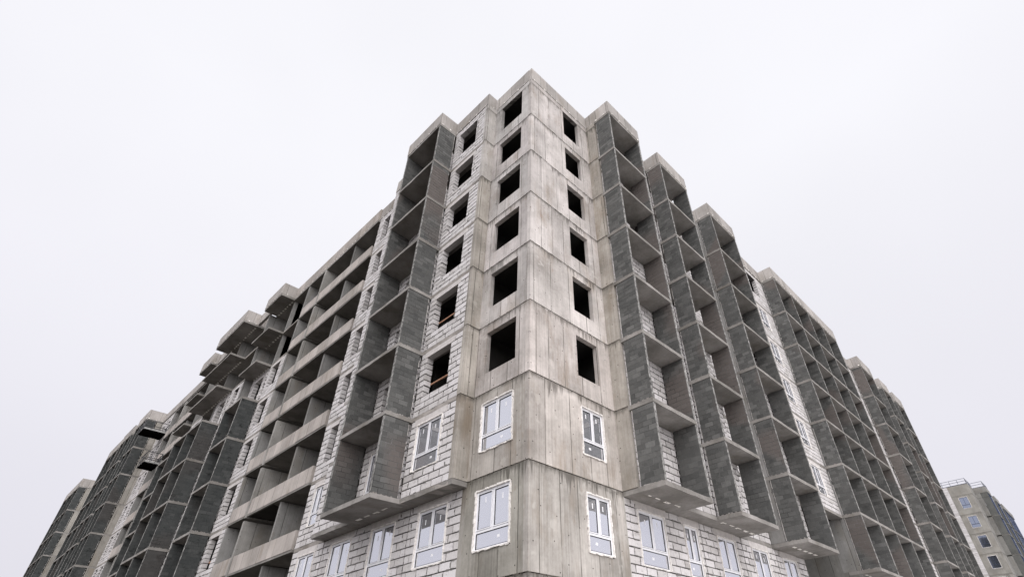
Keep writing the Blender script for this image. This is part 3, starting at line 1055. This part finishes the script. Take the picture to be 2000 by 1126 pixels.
allb = {}
for kind, lst in BLK.items():
    allb[kind] = [wb(b) for b in lst]
    for lo, hi, fc, fd in allb[kind]:
        m = MB()
        m.wbox(lo[0], hi[0], lo[1], hi[1], lo[2], hi[2])
        b = len(OCC_V)
        OCC_V.extend(m.v)
        OCC_F.extend(tuple(b + i for i in f) for f in m.f)
tree = BVHTree.FromPolygons([Vector(v) for v in OCC_V], OCC_F)
print('blocks', {k: len(v) for k, v in allb.items()})
for kind, lst in allb.items():
    sc_ = []
    for i, (lo, hi, fc, fd) in enumerate(lst):
        q = project(Vector(fc))
        if not q or not (0 < q[0] < 2000 and 0 < q[1] < 1126):
            continue
        p = [project(Vector(x)) for x in fd]
        if None in p:
            continue
        area = abs((p[1][0] - p[0][0]) * (p[2][1] - p[0][1]) - (p[1][1] - p[0][1]) * (p[2][0] - p[0][0]))
        if area < 30:
            continue
        d = Vector(fc) - CAM
        L = d.length
        hit = tree.ray_cast(CAM, d.normalized(), L + 1)
        if hit[0] is None or hit[3] < L - 0.03:
            continue
        sc_.append((area, i))
    sc_.sort(reverse=True)
    single = {i for _, i in sc_[:290 if kind != 'wet' else 120]}
    name = {'white': 'white_block', 'grey': 'grey_block', 'wet': 'dark_block'}[kind]
    rest, frest = MB(), MB()
    for i, (lo, hi, fc, fd) in enumerate(lst):
        if i in single:
            me = UNIT[i % 6].copy() if False else UNIT[i % 6]
            o = bpy.data.objects.new(name, me)
            if not me.materials:
                me.materials.append(MC['white'])
            C.objects.link(o)
            o.location = tuple((lo[k] + hi[k]) / 2 for k in range(3))
            o.scale = tuple(hi[k] - lo[k] for k in range(3))
            o.material_slots[0].link = 'OBJECT'
            o.material_slots[0].material = MC[kind]
            o.parent = bld
        else:
            tgt = frest if fc[1] > 90 else rest
            tgt.wbox(lo[0], hi[0], lo[1], hi[1], lo[2], hi[2], 0.008 if kind == 'white' else 0.002)
    if kind == 'white':
        sq = MB()
        for area, i in sc_:
            if area < 45:
                break
            lo, hi, fc, fd = lst[i]
            ax = 0 if abs(fd[1][0] - fd[0][0]) > 0.02 else 1          # direction along the wall
            oth = 1 - ax
            for rep_ in range(2):
                if random.random() < 0.62:
                    L = hi[ax] - lo[ax]
                    a_ = lo[ax] + rnd(-0.02, 0.7) * L
                    b_ = min(hi[ax] + 0.02, a_ + rnd(0.08, 0.34))
                    zz = lo[2] - 0.02 + rnd(-0.008, 0.014)
                    q0, q1 = [0, 0, 0], [0, 0, 0]
                    q0[ax], q1[ax] = a_, b_
                    q0[oth], q1[oth] = fc[oth] - rnd(0.003, 0.011), fc[oth] + 0.03
                    hh = rnd(0.012, 0.034)
                    sq.wbox(q0[0], q1[0], q0[1], q1[1], zz - hh, zz + hh * rnd(0.4, 1.0), 0.006)
            if random.random() < 0.4:
                q0, q1 = [0, 0, 0], [0, 0, 0]
                w_ = rnd(0.012, 0.03)
                q0[ax], q1[ax] = hi[ax] + 0.021 - w_, hi[ax] + 0.021 + w_
                q0[oth], q1[oth] = fc[oth] - rnd(0.002, 0.009), fc[oth] + 0.03
                z_ = lo[2] + rnd(0, 0.1)
                sq.wbox(q0[0], q1[0], q0[1], q1[1], z_, z_ + rnd(0.06, 0.15), 0.006)
        o = sq.build('squeezed_mortar', 'squeeze', bld, occ=False)
        o['kind'] = 'stuff'
    o = rest.build(name + 'work', kind, bld, occ=False)
    o['kind'] = 'stuff'
    if frest.v:
        o = frest.build(name + 'work', kind, far, occ=False)
        o['kind'] = 'stuff'

# ------------------------------------------------------------------ neighbour on the right, already glazed
nb = thing('apartment_building', 'grey glazed apartment block with rooftop railing at the lower right edge', 'building')
X0, ZR = 104.0, 30.0
MC['nwall'] = concrete('grey rendered concrete', (0.29, 0.285, 0.27), (0.17, 0.166, 0.157), (0.18, 0.16, 0.135), lines=False, holes=False, joints=0.45, streak=0.7)
for k in range(8):
    a, b = zr(k)
    if k == 0:
        b = ZR
    # end wall facing -X: side 'L' frame with d = -X0
    MB().holed('L', 0.0, 3.1, -X0 - 0.3, -X0, a + 0.01, b - 0.01, [(0.9, 2.2, a + 0.85, a + 2.65)]).build('wall', 'nwall', nb, col=(1.3, 1.27, 1.22))
    window('L', 0.93, 2.17, a + 0.88, a + 2.62, -X0 + 0.02, nb, foam=0.06, frame='bluesteel', glass='bluewin', detail=False)
    m = MB()
    n = 12
    for i in range(n):
        z0 = a + i * (b - a) / n
        for j2 in range(5):
            y0 = 3.12 + j2 * 0.6 + (0.3 if i % 2 and j2 else 0)
            m.wbox(X0 - 0.02, X0 + 0.3, y0, y0 + (0.88 if i % 2 and not j2 else 0.58), z0 + 0.01, z0 + (b - a) / n - 0.012)
    q = m.build('white_blockwork', 'white', nb)
    q['kind'] = 'stuff'
    MB().holed('R', X0 + 0.3, X0 + 4.2, -0.3, 0.0, a + 0.01, b - 0.01).build('wall', 'nwall', nb)
    MB().holed('R', X0 + 4.2, X0 + 4.4, 0.0, 0.68, a + 0.01, b - 0.01).build('wall', 'nwall', nb)
    bx = [(X0 + 4.2, X0 + 8.2), (X0 + 12.0, X0 + 16), (X0 + 19, X0 + 30)]
    for i, (p, q) in enumerate(bx):
        MB().box('R', p, q, 0, 1.75, a - ST, a).build('balcony_slab', 'nwall', nb)
        MB().box('R', p + 0.02, p + 0.14, 0.72, 1.7, a + 0.01, b - ST - 0.01).build('side_wall', 'nwall', nb, col=(0.55, 0.57, 0.57))
        nn = 4 if i < 2 else 8
        for c in range(nn):
            s, e = p + 0.15 + c * (q - p - 0.15) / nn, p + 0.15 + (c + 1) * (q - p - 0.15) / nn
            MB().box('R', s + 0.03, e - 0.03, 1.64, 1.66, a + 0.05, b - ST - 0.05).build('pane', 'blue', nb)
            MB().box('R', s - 0.03, s + 0.03, 1.6, 1.70, a + 0.01, b - ST - 0.01).build('mullion', 'bluesteel', nb)
MB().box('R', X0 + 0.3, X0 + 32, -8, -0.3, 0, ZR - 0.5).build('core_wall', 'nwall', nb)
MB().box('L', 3.12, 8, -X0 - 5, -X0 - 0.31, 0, ZR - 0.02).build('core_wall', 'nwall', nb)
for p, q in bx:
    MB().box('R', p - 0.02, q, 0.02, 1.78, ZR - 0.9, ZR + 0.02).build('roof_parapet', 'nwall', nb)
rl = MB()


def rail(pts, h=0.9):
    for (x0, y0), (x1, y1) in zip(pts, pts[1:]):
        for hh in (0.06, 0.5, h):
            rl.rod((x0, y0, ZR + hh), (x1, y1, ZR + hh), 0.03 if hh > 0.1 else 0.05)
        L = math.hypot(x1 - x0, y1 - y0)
        n = max(1, round(L / 1.2))
        for i in range(n + 1):
            t = i / n
            rl.rod((x0 + (x1 - x0) * t, y0 + (y1 - y0) * t, ZR), (x0 + (x1 - x0) * t, y0 + (y1 - y0) * t, ZR + h), 0.03)


rail([(X0 + 0.1, 6), (X0 + 0.1, 0.1), (X0 + 4.3, 0.1), (X0 + 4.3, -1.65), (X0 + 8.2, -1.65), (X0 + 8.2, 0.1), (X0 + 30, 0.1)])
rl.build('roof_railing', 'bluesteel', nb)

# ------------------------------------------------------------------ suspended cradles on the left facade
def cradle(u0, u1, d0, d1, z, label, extra=True):
    t = thing('suspended_cradle', label, 'work platform', pt('L', u0, d0, z), 'facade work platforms')
    o = Vector(pt('L', u0, d0, z))

    def B(mb, name, mat):
        mb.v = [tuple(Vector(v) - o) for v in mb.v]
        return mb.build(name, mat, t, occ=False)
    B(MB().box('L', u0, u1, d0, d1, z, z + 0.12), 'platform', 'platform')
    m = MB()
    m.box('L', u0 - 0.02, u0, d0, d1, z + 0.08, z + 0.24)
    B(m, 'kick_board', 'galv')
    r = MB()
    cs = [(u0, d0), (u0, d1), (u1, d1), (u1, d0)]
    for i in range(4):
        a, b = cs[i], cs[(i + 1) % 4]
        for h in (0.55, 1.1):
            r.rod(pt('L', *a, z + h), pt('L', *b, z + h), 0.035)
        n = 3
        for q in range(n):
            f = q / n
            uu, dd = a[0] + (b[0] - a[0]) * f, a[1] + (b[1] - a[1]) * f
            r.rod(pt('L', uu, dd, z), pt('L', uu, dd, z + 1.1), 0.03)
    B(r, 'railing', 'steel')
    c = MB()
    for uu, dd in ((u1, d0), ):
        c.rod(pt('L', uu, dd, z + 1.1), pt('L', uu, dd, J[0]), 0.012)
    B(c, 'cable', 'steel')
    return t


cradle(57.7, 59.9, 0.1, 2.25, 25.95, 'upper suspended work platform with railing under the far left parapet')
cradle(52.3, 54.6, 0.35, 1.65, 21.0, 'lower suspended work platform with mesh railing before the far left loggias')

# ------------------------------------------------------------------ loose boards and blocks
for i, (k, lab) in enumerate(((5, 'orange wooden board across the lowest open window beside left loggias'), (4, 'orange wooden board across open window, one storey above the lowest'))):
    a = J[k + 1]
    m = MB()
    p, q = Vector(pt('L', 3.80, PL1 - 0.22, a + 1.02)), Vector(pt('L', 5.46, PL1 - 0.22, a + 1.12))
    m.box('L', 3.78, 5.46, PL1 - 0.36, PL1 - 0.325, a + 1.40, a + 1.465, 0.012)
    tag(m.build('wooden_board', 'wood'), lab, 'board', 'boards across window openings')
m = MB()
m.box('L', 26.3, 27.75, -0.27, -0.24, J[7] + 1.3, J[7] + 1.4, 0.01)
tag(m.build('wooden_board', 'wood'), 'small orange board across narrow opening beside the concrete loggias', 'board', 'boards across window openings')
